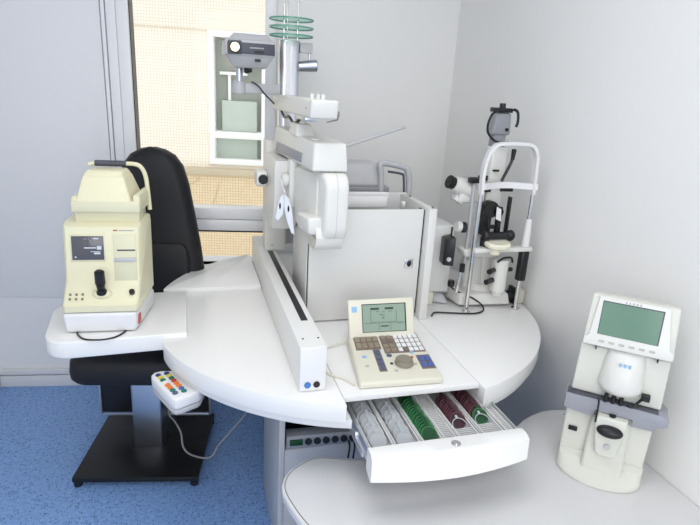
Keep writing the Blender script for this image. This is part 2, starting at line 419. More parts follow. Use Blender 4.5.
o = make_lens('trial_lens', m_clear, 'clear trial lens at the near end of the right column', None); o.location = (.824,1.224,.686); o.rotation_euler = (R(-60),0,.1)
o = make_lens('trial_lens', m_clear, 'clear trial lens at the near end of the left dark red cluster', None); o.location = (.745,1.216,.686); o.rotation_euler = (R(-60),0,.1)
pc = make_lens('trial_lens', m_clear, 'clear trial lens in the second column from the left of the drawer', 'clear trial lenses in the second column'); row(pc, .557, 1.185, 1.44, .0125, R(-62))
pc = make_lens('trial_lens', m_clear, 'clear trial lens in the leftmost column of the drawer', 'clear trial lenses in the leftmost column'); row(pc, .481, 1.195, 1.44, .0125, R(-62))
for o in bpy.data.objects:
    if 'used' in o: del o['used']

# ------------------------------------------------------------------ lower desk
pts = [(1.384,.40),(1.384,1.478),(1.315,1.484),(1.262,1.492),(1.219,1.489),(1.17,1.474),(1.117,1.450),(1.06,1.412),(1.013,1.392),(.95,1.376),(.85,1.364),(.70,1.356),(.60,1.356),(.515,1.361),(.475,1.368),(.438,1.378),(.40,1.392),(.364,1.401),(.33,1.398),(.298,1.383),(.262,1.358),(.238,1.325),(.226,1.29),(.226,1.255),(.236,1.21),(.254,1.15),(.30,1.04),(.36,.90),(.46,.70),(.60,.50),(.70,.40)]
dk = thing('side_desk', 'low kidney-shaped white desk running along the right wall', 'desk', (.9,1.0,0))
part('desktop', MB().prism(pts, .50, .53, bev=.005, seg=3), m_desk, dk)
def inset(pts, d):
    out = []; n = len(pts)
    for i in range(n):
        a = Vector(pts[i-1]); p = Vector(pts[i]); c = Vector(pts[(i+1)%n])
        t = (c-a).normalized(); out.append((p.x-t.y*d, p.y+t.x*d))
    return out
b = MB(); ip = inset(pts, .010); b.tube([(x,y,.5302) for x, y in ip[12:28]], .0013, 5, 3)
part('rim_groove', b, m_groove, dk)
b = MB(); b.box(.30,.32,.95,1.33,.002,.499,.002); b.box(1.2,1.22,.55,1.40,.002,.499,.002)
part('desk_leg', b, m_lgrey, dk)

# ------------------------------------------------------------------ power strip
ps = thing('power_strip', 'grey power strip with a row of black sockets and green switch under the round table', 'power strip', (.289,1.585,.4455))
part('strip_body', MB().box(.289,.62,1.566,1.613,.447,.495,.003), m_grey, ps)
part('switch', MB().box(.300,.345,1.561,1.5655,.460,.482,.001), m_green, ps, 'dark green rocker switch')
for k in range(8):
    x = .364+k*.031
    part('socket', MB().cyl((x,1.5665,.471),(x,1.561,.471),.0125,n=18), m_black, ps)
ps.rotation_euler.z = R(-3)
for k in range(2):
    b = MB(); x = .50+k*.018
    b.tube([(x,1.54,.47),(x-.003,1.515,.46),(x-.012,1.50,.42),(x-.015,1.495,.36)], .0035)
    solo('power_cable', b, m_black, ['black power cable plugged into the left of the two used sockets','black power cable plugged into the right of the two used sockets'][k], 'cable', (x,1.54,.45))

# ------------------------------------------------------------------ rail housing with column and arms
st = thing('refraction_stand', 'white slotted rail housing with silver column and overhead arm on the round table', 'instrument stand', (.33,2.0,T))
rh = part('rail_housing', MB().box(.285,.364,1.374,2.60,T+.0005,.921,.003), m_rail, st)
part('end_plate', MB().box(.2865,.3625,1.370,1.3742,T+.003,.918,.001), m_white, st)
part('slot', MB().box(.324,.346,1.56,2.335,.921,.9216,0), m_black, rh)
b = MB()
for x in (.304,.350): b.cyl((x,1.43,.9205),(x,1.43,.9225),.003,n=12)
part('screw', b, m_dark, rh)
for x, m, l in ((.309,m_blue,'blue round button'),(.336,m_black,'black round button')):
    part('button', MB().cyl((x,1.3705,.803),(x,1.366,.803),.0098,n=20,bev=.001), m, rh, l)
b = MB(); b.box(.314,.402,2.345,2.435,.9215,1.40,.004)
cm = part('carriage', b, m_inst, st)
part('carriage_switch', MB().box(.345,.362,2.341,2.3455,1.02,1.06,.001), m_black, cm)
b = MB(); b.cyl((.345,2.3455,.945),(.345,2.342,.945),.005,n=12)
part('carriage_screw', b, m_steel, cm)
# lamp column
b = MB(); b.prism(rrect(.383,.468,2.44,2.52,.022), .9215, 1.806, bev=.002)
part('column', b, m_alu, st)
part('column_highlight', MB().box(.405,.425,2.4385,2.441,.93,1.80,.0005), m_white, st)  # white strip paints the highlight running down the metal column
# overhead arm
b = MB(); b.hexa([(.352,1.655,1.533),(.437,1.655,1.533),(.437,2.44,1.527),(.352,2.44,1.527),(.352,1.645,1.588),(.437,1.645,1.588),(.437,2.44,1.586),(.352,2.44,1.586)], .007, 3)
oa = part('overhead_arm', b, m_inst2, st)
b = MB()
for x, y in ((.385,1.79),(.405,1.79),(.405,1.72)): b.cyl((x,y,1.586),(x,y,1.603),.006,n=14,bev=.001)
part('arm_knob', b, m_white, oa)
b = MB(); b.cyl((.3525,1.72,1.56),(.351,1.72,1.56),.0025,n=10)
part('arm_screw', b, m_dark, oa)
b = MB(); b.box(.365,.405,1.80,1.95,1.516,1.531,.003)
part('arm_bracket', b, m_steel, oa)
b = MB(); b.tube([(.37,2.30,1.522),(.368,2.22,1.505),(.369,2.12,1.512),(.371,2.05,1.497),(.372,1.98,1.500),(.376,1.93,1.518)], .0055)
part('arm_cable', b, m_black, oa)
b = MB(); b.tube([(.437,1.70,1.556),(.446,1.69,1.545),(.443,1.68,1.532),(.425,1.668,1.528),(.405,1.66,1.524)], .0022)
b.box(.440,.450,1.685,1.695,1.540,1.556,.001)
part('wire_clip', b, m_brown, oa)
# projector arm
b = MB(); b.box(.19,.386,2.44,2.475,1.585,1.626,.003); b.cyl((.215,2.458,1.58),(.215,2.458,1.631),.03,n=24,bev=.003)
pa = part('projector_arm', b, m_lgrey, st)
# glass shelves
b = MB()
for x, y in ((.395,2.43),(.425,2.53),(.452,2.43)): b.cyl((x,y,1.8065),(x,y,2.45),.0035,n=10)
part('shelf_rod', b, m_chrome, st)
for i, z in enumerate((1.824,1.856,1.888)):
    g = part('glass_shelf', MB().cyl((.432,2.47,z-.0028),(.432,2.47,z+.0028),.093,n=48), m_shelf, st)
    b = MB(); rr = [(.432+.0935*math.cos(2*PI*k/48), 2.47+.0935*math.sin(2*PI*k/48)) for k in range(48)]; ri = [(.432+.0905*math.cos(2*PI*k/48), 2.47+.0905*math.sin(2*PI*k/48)) for k in range(48)]
    bm = b.bm; V = []
    for k in range(48): V.append([bm.verts.new((*rr[k],z-.003)), bm.verts.new((*rr[k],z+.003)), bm.verts.new((*ri[k],z+.003)), bm.verts.new((*ri[k],z-.003))])
    for k in range(48):
        a, c = V[k], V[(k+1)%48]
        for j in range(4): bm.faces.new((a[j], a[(j+1)%4], c[(j+1)%4], c[j]))
    bmesh.ops.recalc_face_normals(bm, faces=bm.faces)
    part('polished_edge', b, m_shelfedge, g)

# spot lamp on the column
sp = thing('spot_lamp', 'small cylindrical chrome spotlight hanging beside the silver column', 'lamp', (.47,2.46,1.70))
part('bracket', MB().box(.4685,.522,2.448,2.472,1.760,1.800,.003), m_lgrey, sp)
b = MB(); b.cyl((.512,2.46,1.762),(.512,2.46,1.730),.0055,n=14); b.sphere((.512,2.46,1.785),.008)
part('stem', b, m_steel, sp)
b = MB(); b.cyl((.462,2.45,1.704),(.54,2.45,1.712),.0205,.026,n=28,bev=.002)
part('lamp_shade', b, m_steel, sp)
part('lamp_opening', MB().cyl((.5402,2.45,1.712),(.5415,2.45,1.7121),.023,n=24), m_dark, sp)

# ------------------------------------------------------------------ chart projector
n0 = set(bpy.data.objects)
pj = thing('chart_projector', 'grey chart projector with a glowing round lens in front of the window', 'projector', (.215,2.458,1.632), 0)
b = MB()
def ring(x0, x1, y0, y1, z): return [(x0,y0,z),(x1,y0,z),(x1,y1,z),(x0,y1,z)]
b.hexa(ring(.150,.345,2.33,2.56,1.716)+ring(.150,.345,2.33,2.56,1.775), .006, 3)
b.hexa(ring(.185,.315,2.37,2.52,1.672)+ring(.155,.340,2.335,2.555,1.717), .006, 3)
b.hexa(ring(.165,.335,2.34,2.55,1.774)+ring(.185,.318,2.36,2.53,1.800), .006, 3)
body = part('body', b, m_lgrey, pj)
part('front_band', MB().box(.158,.343,2.327,2.3315,1.722,1.764,.001), m_dgrey, pj)
b = MB(); b.box(.160,.212,2.320,2.330,1.719,1.770,.003)
lh = part('lens_housing', b, m_dgrey, pj)
b = MB(); b.cyl((.186,2.321,1.745),(.186,2.311,1.745),.0215,n=28,bev=.001)
part('lens_ring', b, m_black, pj)
part('lens', MB().cyl((.186,2.3115,1.745),(.186,2.3095,1.745),.0165,n=28), m_lamp, pj, 'glowing lens')
part('socket_label', MB().box(.262,.300,2.3255,2.328,1.728,1.736,0), m_black, pj)
part('socket', MB().box(.266,.288,2.336,2.349,1.696,1.706,0), m_black, pj)
b = MB()
for k in range(7): b.box(.246+k*.008,.251+k*.008,2.326,2.3275,1.744,1.749,0)
part('lettering', b, m_lgrey, pj)
b = MB(); b.cyl((.215,2.458,1.6315),(.215,2.458,1.686),.0145,n=18)
part('mount_post', b, m_steel, pj)
b = MB(); b.cyl((.235,2.43,1.662),(.262,2.42,1.668),.013,.011,n=16,bev=.002)
part('clamp_knob', b, m_black, pj)
for o_ in set(bpy.data.objects)-n0:      # body sits a little up its post
    if o_.type == 'MESH' and not o_.name.startswith('mount_post'): o_.data.transform(Matrix.Translation((0,0,.011)))
solo('signal_cable', MB().tube([(.262,2.425,1.632),(.29,2.42,1.615),(.31,2.41,1.59),(.335,2.40,1.565),(.356,2.39,1.545)], .0035), m_black, 'black cable running from the projector to the overhead arm', 'cable', (.3,2.42,1.56))

# ------------------------------------------------------------------ phoropter
ph = thing('phoropter', 'white phoropter with two lens batteries hanging over the rail', 'phoropter', (.40,1.95,1.15))
b = MB(); b.hexa([(.374,1.700,1.368),(.492,1.700,1.368),(.478,2.25,1.368),(.330,2.25,1.368),(.380,1.712,1.458),(.486,1.712,1.458),(.47,2.25,1.468),(.338,2.25,1.468)], .008, 3)
hd = part('upper_housing', b, m_inst2, ph)
b = MB(); b.hexa([(.3605,1.83,1.380),(.3685,1.83,1.380),(.342,2.20,1.376),(.3315,2.20,1.376),(.3635,1.83,1.411),(.3715,1.83,1.411),(.345,2.20,1.411),(.3350,2.20,1.411)], .001)
part('scale_window', b, m_grey, hd, 'dark grey scale window')
b = MB(); b.hexa(ring(.355,.425,1.90,2.05,1.457)+ring(.363,.415,1.92,2.03,1.500), .006, 3)
b.cyl((.388,1.95,1.499),(.388,1.95,1.516),.013,n=18)
part('hanger', b, m_inst, ph)
part('level_cap', MB().cyl((.40,1.79,1.457),(.40,1.79,1.464),.014,n=18,bev=.001), m_white, ph)
# near battery: rounded block, outline in (y,z), extruded along x
def battery(y0, y1, z0, z1, r, x0, x1, bev):
    return MB().prism(rrect(y0,y1,z0,z1,r,8), x0, x1, axis='x', bev=bev, seg=4)
def shear(b):
    for v in b.bm.verts:
        if v.co.x < .45: v.co.x += (1.945-v.co.y)*.19*min(1,(.45-v.co.x)/.05)
    return b
def clear(b):
    for v in b.bm.verts:
        if v.co.x > .392 and v.co.y > 1.842: v.co.y = 1.842
    return b
nb = part('lens_battery', clear(shear(battery(1.665,1.945,1.138,1.366,.055,.362,.492,.014))), m_inst2, ph)
part('lower_cover', MB().prism(rrect(1.685,1.843,1.102,1.20,.05,8), .392, .484, axis='x', bev=.010, seg=3), m_inst, nb)
b = MB(); b.prism(rrect(1.6643,1.841,1.1373,1.3667,.0555,8), .4515,.453, axis='x', bev=0)
part('seam', b, m_lgrey, nb)
b = MB(); b.prism(rrect(1.73,1.93,1.19,1.355,.03,6), .357,.3635, axis='x', bev=.003); shear(b)
part('battery_cover', b, m_inst, nb)
b = MB(); b.hexa([(.372,1.70,1.160),(.42,1.70,1.160),(.42,1.80,1.160),(.352,1.80,1.160),(.366,1.70,1.218),(.42,1.70,1.218),(.42,1.80,1.218),(.346,1.80,1.218)], .009, 3)
part('cheek_block', b, m_inst2, nb)
fbb = MB(); fbb.prism([(1.99,1.362),(2.27,1.362),(2.295,1.34),(2.30,1.22),(2.25,1.13),(2.16,1.088),(2.07,1.09),(2.01,1.15),(1.99,1.20)], .298, .396, axis='x', bev=.009, seg=3)
fb = part('lens_battery', fbb, m_inst, ph)
b = MB(); b.prism(rrect(2.17,2.255,1.235,1.298,.015), .255,.298, axis='x', bev=.006)
part('side_knob_housing', b, m_inst2, fb)
b = MB(); b.cyl((.280,2.1695,1.266),(.280,2.160,1.266),.019,n=20,bev=.002)
part('side_knob', b, m_black, fb)
b = MB(); b.box(.345,.393,1.94,1.995,1.20,1.372,.006,3)
part('nose_bridge', b, m_inst, ph)
b = MB(); b.cyl((.345,1.968,1.298),(.322,1.968,1.298),.024,n=24,bev=.004)
part('bridge_knob', b, m_inst2, ph)
# near point rod
b = MB(); b.cyl((.545,1.745,1.401),(.868,2.14,1.490),.0045,n=10)
b.cyl((.47,1.66,1.385),(.545,1.745,1.401),.004,n=10)
b = MB(); b.cyl((.475,1.93,1.405),(.800,2.02,1.497),.0062,n=12,bev=.001)
part('near_point_rod', b, m_lgrey, ph)
# paper shield
mk = thing('paper_face_shield', 'two white tissue face shields hanging from the phoropter knob', 'face shield', (.312,1.99,1.10))
def petal(y0, y1, z1, z0, x, lean):
    # tapered petal with an oval sight hole
    out = [(0,1),(-.55,.85),(-.95,.55),(-1,.2),(-.75,-.35),(-.35,-1),(.25,-.75),(.55,-.2),(.75,.3),(.5,.8)]
    yc = (y0+y1)/2; h = (z1-z0)/2; zc = (z0+z1)/2; wy = (y1-y0)/2
    pts = [(yc+p[0]*wy+lean*(p[1])*-1, zc+p[1]*h) for p in out]
    return MB().prism(pts, x, x+.0012, axis='x', bev=0)
MR = Matrix.Translation((.334,1.950,0)) @ Matrix.Rotation(R(-40), 4, 'Z') @ Matrix.Diagonal((1.15,1,1,1))      # petals hang in this plane (local x, z)
P1 = [(-.002,1.252),(-.013,1.238),(-.023,1.20),(-.030,1.158),(-.020,1.150),(-.004,1.175),(.001,1.215)]
P2 = [(.003,1.252),(.018,1.238),(.030,1.20),(.036,1.15),(.041,1.108),(.030,1.112),(.014,1.155),(.003,1.20)]
pt = part('paper_petal', MB().prism(P1, -.012, -.0108, axis='y', bev=0, M=MR), m_paper, mk)
pt2 = part('paper_petal', MB().prism(P2, -.014, -.0128, axis='y', bev=0, M=MR), m_paper, mk)
part('sight_slot', MB().sphere((-.014,-.012,1.205),(.0035,.0012,.012),14,M=MR), m_black, pt)
part('sight_slot', MB().sphere((.018,-.014,1.200),(.0035,.0012,.012),14,M=MR), m_black, pt2)
part('hanging_strap', MB().tube([(.318,1.962,1.30),(.322,1.955,1.28),(.330,1.945,1.255)], .003), m_white, mk)

# ------------------------------------------------------------------ cabinet on the table
cb = thing('metal_cabinet', 'pale metal cabinet with keyhole lock standing open-topped on the round table', 'cabinet', (.62,1.99,T))
b = MB(); b.box(.400,.412,1.865,2.13,T+.001,1.212,.001); b.box(.402,.875,2.12,2.13,T+.001,1.225,.001); b.box(.412,.845,1.862,2.12,T+.001,T+.011,.001); b.box(.412,.845,1.862,1.95,1.175,1.18,.001) 
part('body', b, m_cab, cb)
b = MB(); b.box(.4035,.838,1.8617,1.864,T+.006,1.208,0); b.box(.8385,.8455,1.858,1.90,T+.012,1.208,0)  # dark strips paint the shade in the gaps around the door
part('door_gap_shade', b, m_dark, cb)
b = MB(); b.box(.406,.838,1.850,1.8615,T+.006,1.212,.0015)
dd = part('door', b, m_cab, cb)
b = MB(); b.box(.778,.812,1.846,1.8505,.985,1.022,.002)
lk = part('lock_plate', b, m_chrome, dd)
b = MB(); b.sphere((.795,1.846,1.003),(.009,.004,.013),14)
part('keyhole', b, m_black, lk)
b = MB(); b.box(.846,.876,1.815,2.135,T+.001,1.220,.002); 
part('side_post', b, m_cab, cb)
b = MB(); b.box(.86,.868,1.83,1.836,1.2205,1.228,.001); b.box(.858,.866,2.05,2.056,1.2205,1.228,.001)
part('stud', b, m_brown, cb)
b = MB(); b.box(.50,.74,1.985,2.0,1.19,1.235,.003); b.box(.50,.76,2.03,2.042,1.20,1.243,.003)
part('inner_divider', b, m_white, cb)
b = MB(); b.box(.80,.815,1.98,2.0,1.19,1.215,.002); b.cyl((.806,1.979,1.205),(.806,1.974,1.205),.006,n=12)
part('inner_latch', b, m_white, cb)
# side box hung on the right of the cabinet
solo('white_side_box', MB().box(.8775,1.033,1.966,2.16,.835,1.119,.003), m_cab, 'plain white metal box fixed right of the cabinet above the table', 'box', (.95,2.05,.835))
# grey device behind the cabinet
gd = thing('grey_headpiece', 'light grey rounded instrument case with a looped handle rising behind the cabinet', 'instrument', (.74,2.3,T))
b = MB(); b.hexa(ring(.60,.80,2.18,2.36,1.235)+ring(.62,.775,2.2,2.34,1.332), .018, 4)
part('case', b, m_lgrey, gd)
part('case_base', MB().box(.585,.815,2.17,2.37,1.21,1.238,.006), m_grey, gd)
b = MB(); b.box(.66,.72,2.24,2.30,T+.001,1.212,.004)
part('support_post', b, m_grey, gd)
b = MB(); hp = [(.780,2.18,1.195),(.775,2.18,1.29),(.768,2.18,1.328),(.785,2.18,1.338),(.875,2.18,1.322),(.895,2.18,1.30),(.905,2.18,1.25),(.905,2.18,1.12)]
b.tube(hp, .0135, 10, 5)
part('loop_handle', b, m_lgrey, gd)
b = MB(); b.tube([(.80,2.165,1.305),(.86,2.165,1.296),(.872,2.165,1.28),(.880,2.165,1.20)], .005, 8)
part('handle_strap', b, m_dgrey, gd)

# ------------------------------------------------------------------ control console
cs = thing('control_console', 'cream desktop control console with tilted LCD and keypad in front of the cabinet', 'control console', (.60,1.48,T), 0)
z0 = T+.001
b = MB(); b.hexa([(.461,1.352,z0),(.727,1.340,z0),(.760,1.64,z0),(.505,1.65,z0),(.462,1.350,z0+.022),(.726,1.338,z0+.022),(.752,1.630,z0+.045),(.503,1.640,z0+.045)], .008, 4)
kb = part('keyboard_base', b, m_ivory, cs)
# frame of the key surface
A = Vector((.462,1.350,z0+.022)); Bx = Vector((.726,1.338,z0+.022)); Cc = Vector((.503,1.640,z0+.045)); Dd = Vector((.752,1.630,z0+.045))
def KP(u, v):      # u 0..1 left-right, v 0..1 front-back on the top of the base
    return (A*(1-u)+Bx*u)*(1-v)+(Cc*(1-u)+Dd*u)*v
def key(b, u0, u1, v0, v1, h=.0035):
    p = [KP(u0,v0),KP(u1,v0),KP(u1,v1),KP(u0,v1)]; up = Vector((0,-.08,1)).normalized()
    b.hexa([q-up*.001 for q in p]+[q+up*h for q in p], .0008, 1)
def kpart(n, cells, m, lab=None):
    b = MB()
    for c in cells: key(b, *c)
    return part(n, b, m, kb, lab)
kpart('key_bezel', [(.06,.40,.62,.92,.0006),(.42,.60,.52,.92,.0006),(.60,.97,.52,.92,.0006),(.27,.37,.18,.62,.0006),(.80,.98,.18,.46,.0006)], MATS['k_purple'], 'brown-grey key bezel')
def keys(u0, u1, v0, v1, nu, nv, m, skip=(), h=.0035):
    for i in range(nu):
        for j in range(nv):
            if (i,j) in skip: continue
            a = u0+(u1-u0)*i/nu; c = u0+(u1-u0)*(i+1)/nu; d = v0+(v1-v0)*j/nv; e_ = v0+(v1-v0)*(j+1)/nv
            gu = (c-a)*.10; gv = (e_-d)*.12
            b = MB(); key(b, a+gu, c-gu, d+gv, e_-gv, h); part('key', b, m[j % len(m)] if isinstance(m, list) else m, kb)
K = MATS
keys(.07,.39,.64,.91,4,2,K['k_tan'])
keys(.43,.59,.54,.91,2,4,[K['k_tan'],K['k_tan'],K['k_purple'],K['k_tan']])
keys(.61,.96,.54,.91,5,4,K['k_white'],skip=((1,0),))
keys(.68,.75,.54,.63,1,1,K['k_purple'])
keys(.28,.36,.20,.60,1,4,K['k_slate'])
keys(.81,.97,.20,.44,2,2,K['k_blue'])
b = MB(); c = KP(.60,.30); b.cyl(c, c+Vector((0,-.001,.020)), .030, .027, n=32, bev=.003)
part('jog_dial', b, m_brown, kb)
for (u, v, r, m) in ((.14,.48,.0075,m_ltblue),(.14,.30,.006,K['k_grey']),(.46,.48,.009,K['k_slate']),(.45,.32,.005,m_black),(.74,.42,.005,K['k_red']),(.74,.28,.006,K['k_grey']),(.79-.02,.52,.007,m_ltblue),(.47,.18,.006,K['k_grey'])):
    b = MB(); c = KP(u, v); b.cyl(c-Vector((0,0,.001)), c+Vector((0,0,.002)), r, n=16); part('round_key', b, m, kb)
# screen
SA = Vector((.503,1.606,z0+.030)); SB = Vector((.735,1.594,z0+.030)); SCc = Vector((.502,1.655,z0+.162)); SD = Vector((.735,1.643,z0+.166))
nrm = (SB-SA).cross(SCc-SA).normalized()
def SP(u, v, d=0): return (SA*(1-u)+SB*u)*(1-v)+(SCc*(1-u)+SD*u)*v+nrm*d
def slab(b, u0, u1, v0, v1, d0, d1, bev=.001, seg=2):
    b.hexa([SP(u0,v0,d0),SP(u1,v0,d0),SP(u1,v1,d0),SP(u0,v1,d0),SP(u0,v0,d1),SP(u1,v0,d1),SP(u1,v1,d1),SP(u0,v1,d1)], bev, seg); return b
sh = part('screen_housing', slab(MB(), 0,1,0,1,-.022,0,.005,3), m_ivory, cs)
part('screen_bezel', slab(MB(), .20,.875,.205,.885,0,.0008,0), m_black, sh)
part('lcd_screen', slab(MB(), .21,.855,.22,.865,.0006,.0014,0), m_lcd, sh)
b = MB()
for (u0,u1,v0,v1) in ((.33,.46,.74,.79),(.55,.68,.74,.79),(.46,.50,.62,.635),(.50,.55,.68,.69),(.50,.54,.60,.615),(.50,.54,.53,.55),(.33,.335,.45,.72),(.72,.725,.45,.72),(.33,.72,.44,.447),(.22,.84,.42,.427),(.45,.455,.25,.41),(.63,.635,.25,.41),(.48,.60,.33,.36),(.42,.46,.69,.70),(.60,.66,.69,.70),(.74,.82,.40,.41)):
    slab(b, u0,u1,v0,v1,.0013,.0017,0)
part('display_text', b, m_lcdk, sh)
part('blue_label', slab(MB(), .05,.13,.70,.84,0,.0008,0), m_ltblue, sh)
b = MB()
for k in range(8): slab(b, .12+k*.1,.15+k*.1,.06,.10,0,.0006,0)
part('printed_legend', b, MATS['k_purple'], sh)
solo('console_cable', MB().tube([(.52,1.655,T+.012),(.46,1.64,T+.008),(.40,1.60,T+.006),(.385,1.50,T+.006),(.395,1.45,T+.005),(.43,1.42,T+.004),(.455,1.375,T+.004)], .003), m_ivory, 'thin cream cable looping left of the control console', 'cable', (.40,1.5,T))

# ------------------------------------------------------------------ autorefractor
ZR = T+.017
ar = thing('autorefractor', 'cream autorefractor with small grey screen and black joystick on the left shelf', 'eye instrument', (-.287,1.972,ZR-.0005), -4)
# local frame: x right, y away
b = MB(); b.hexa([(-.112,-.135,.003),(.108,-.135,.003),(.138,.10,.003),(-.105,.13,.003),(-.118,-.141,.074),(.114,-.141,.074),(.142,.10,.074),(-.108,.13,.074)], .012, 4)
ppart('base', b, m_white, ar)
ppart('gap_shade', MB().box(-.10,.105,-.125,.10,.0735,.0785,0), m_dark, ar)  # dark slab stands in for the shade between base and body
b = MB()
for x, y in ((-.09,-.11),(.085,-.11),(.11,.08),(-.08,.10)): b.cyl((x,y,.0005),(x,y,.012),.012,n=16)
ppart('foot', b, m_black, ar)
pr_ = [(-.138,.078),(-.140,.100),(-.122,.114),(-.075,.168),(-.055,.345),(-.035,.356),(.12,.356),(.13,.335),(.13,.078)]
# side profile (y,z) lofted across x, with the left side a little narrower at the top
def prof(x, s, inset_=0): return [(x, y, z) for y, z in pr_]
rings = []
for x, k in ((-.118,.03),(-.113,.01),(-.107,0),(.100,0),(.112,.004),(.119,.02)):
    rings.append([(x*(1-.02*(z-.06)/.33 if x < 0 else 1+.02*(z-.06)/.33)+(.018*(y+.138)/.27 if x > 0 else 0), y+(k if y < 0 else -k)*.6, .078+(z-.078)*(1-k*.35)) for y, z in pr_])
b = MB(); b.loft(rings)
bd = ppart('body', b, m_cream, ar)
# front panel plane between (y=-.12,z=.092)-( -.075,.165) (console slope) and (-.075,.165)-(-.055,.375) (face)
def FP(x, t, d=0):   # upper face: t 0..1 from .165 to .375
    y = -.075+.020*t; z = .155+.195*t; return Vector((x, y-d, z))
def fslab(b, x0, x1, t0, t1, d0, d1, bev=.001):
    b.hexa([FP(x0,t0,d1),FP(x1,t0,d1),FP(x1,t0,d0),FP(x0,t0,d0),FP(x0,t1,d1),FP(x1,t1,d1),FP(x1,t1,d0),FP(x0,t1,d0)], bev); return b
ppart('screen_frame', fslab(MB(), -.094,.016,.38,.86,-.002,.0015,.004), m_cream2, ar)
sc = fslab(MB(), -.088,.011,.42,.83,.001,.0035,.002)
sc = ppart('screen', sc, m_crt, ar)
b = MB()
for (x0,x1,t0,t1) in ((-.02,-.004,.78,.80),(-.05,-.012,.62,.64),(-.02,.0,.52,.55),(-.01,.004,.60,.66),(-.03,.0,.56,.57),(-.08,-.074,.46,.48)): fslab(b, x0,x1,t0,t1,.0035,.0039,0)
for k in range(5):
    a0 = k/12*2*PI; b.box(-.040+.012*math.cos(a0)-.001,-.040+.012*math.cos(a0)+.001,-.0690,-.0682,.298+.012*math.sin(a0)-.001,.298+.012*math.sin(a0)+.001,0)
ppart('screen_readout', b, m_crtg, sc)
pp = ppart('printer_door', fslab(MB(), .040,.113,.04,.86,0,.0035,.002), m_cream2, ar)
ppart('printer_slot', fslab(MB(), .052,.110,.575,.600,.003,.0042,0), m_dgrey, pp)
ppart('tear_bar', fslab(MB(), .042,.111,.39,.46,.003,.008,.002), m_lgrey, pp)
b = MB(); fslab(b, .042,.056,.915,.935,-.001,.0008,0)
ppart('red_lettering', b, m_red2, ar)
b = MB(); fslab(b, .060,.106,.915,.93,-.001,.0006,0)
ppart('grey_lettering', b, m_txt, ar)
def CP(x, t, d=0):   # sloped console
    a = Vector((x,-.124,.112)); c = Vector((x,-.076,.167)); n_ = Vector((0,-.75,.65)); return a*(1-t)+c*t+n_*d
b = MB(); jb = CP(.004,.35); b.sphere(jb, (.032,.020,.012), 20, rot=Matrix.Rotation(R(38),3,'X')); 
ppart('joystick_boss', b, m_cream2, ar)
js = MB(); js.cyl(jb+Vector((0,-.002,.004)), jb+Vector((0,-.012,.022)), .019, .010, n=20, bev=.003)
js.cyl(jb+Vector((0,-.012,.022)), jb+Vector((0,-.014,.040)), .012, .015, n=20)
js.cyl(jb+Vector((0,-.014,.038)), jb+Vector((0,-.018,.086)), .0165, .0155, n=24, bev=.004)
ppart('joystick', js, m_black, ar)
b = MB(); c = CP(.098,.35); b.cyl(c, c+Vector((0,-.008,.010)), .009, n=18, bev=.001)
ppart('control_knob', b, m_black, ar)
for i in range(3):
    for j in range(2):
        b = MB(); c = CP(-.094+i*.019,.10+.22*j); b.cyl(c-Vector((0,0,.001)), c+Vector((0,-.002,.002)), .0042, n=14); ppart('push_button', b, m_brown, ar)
b = MB(); b.hexa([(.1415,-.06,.010),(.1425,-.06,.010),(.149,-.02,.010),(.148,-.02,.010),(.1415,-.06,.05),(.1425,-.06,.05),(.149,-.02,.05),(.148,-.02,.05)],0)
b = MB(); b.box(.1195,.1207,-.105,-.085,.018,.052,0,M=Matrix.Rotation(R(-9),4,'Z'))
ppart('red_sticker', MB().hexa([(.112,-.118,.022),(.1165,-.118,.022),(.1195,-.098,.022),(.115,-.098,.022),(.1145,-.118,.056),(.1185,-.118,.056),(.1215,-.098,.056),(.1175,-.098,.056)],0), m_red2, ar)
# neck, head
b = MB(); b.box(-.080,.122,-.02,.13,.354,.394,.004)
ppart('neck', b, m_cream, ar)
n0 = set(bpy.data.objects)
b = MB(); b.hexa([(-.095,-.045,.398),(.118,-.045,.398),(.130,.13,.398),(-.09,.13,.398),(-.095,-.045,.436),(.118,-.045,.436),(.130,.13,.436),(-.09,.13,.436)], .005, 3)
b.hexa([(-.098,-.040,.420),(-.070,-.040,.420),(-.068,.13,.420),(-.096,.13,.420),(-.094,-.035,.450),(-.075,-.035,.450),(-.072,.12,.450),(-.090,.12,.450)], .006, 3)
b.hexa([(.093,-.040,.420),(.121,-.040,.420),(.133,.13,.420),(.105,.13,.420),(.097,-.035,.458),(.117,-.035,.458),(.127,.12,.458),(.108,.12,.458)], .006, 3)
ppart('head_tray', b, m_cream2, ar)
b = MB(); b.hexa([(-.082,-.048,.430),(.092,-.048,.430),(.106,.12,.430),(-.078,.12,.430),(-.062,-.005,.515),(.066,-.005,.515),(.076,.10,.515),(-.056,.10,.515)], .009, 4)
b.hexa([(-.062,-.006,.512),(.066,-.006,.512),(.076,.10,.512),(-.056,.10,.512),(-.050,.01,.530),(.055,.01,.530),(.064,.09,.530),(-.046,.09,.530)], .006, 3)
ppart('head', b, m_cream, ar)
b = MB(); b.tube([(-.062,.10,.535),(-.04,.10,.541),(.03,.10,.541),(.085,.10,.541),(.108,.10,.530),(.121,.10,.50),(.126,.10,.45),(.130,.10,.38)], .0075, 10, 6)
hh = ppart('carry_handle', b, m_cream, ar)
ppart('handle_grip', MB().cyl((-.043,.10,.5415),(.060,.10,.5415),.0105,n=18,bev=.002), m_dgrey, hh)
for o_ in set(bpy.data.objects)-n0: o_.data.transform(Matrix.Translation((.011,0,-.006)))
b = MB(); b.tube([(-.08,-.125,.003),(-.072,-.15,.0035),(-.045,-.185,.0035),(0,-.196,.0035),(.04,-.185,.0035),(.065,-.155,.0035),(.075,-.125,.004)], .003)
WMa = WM[ar.name]
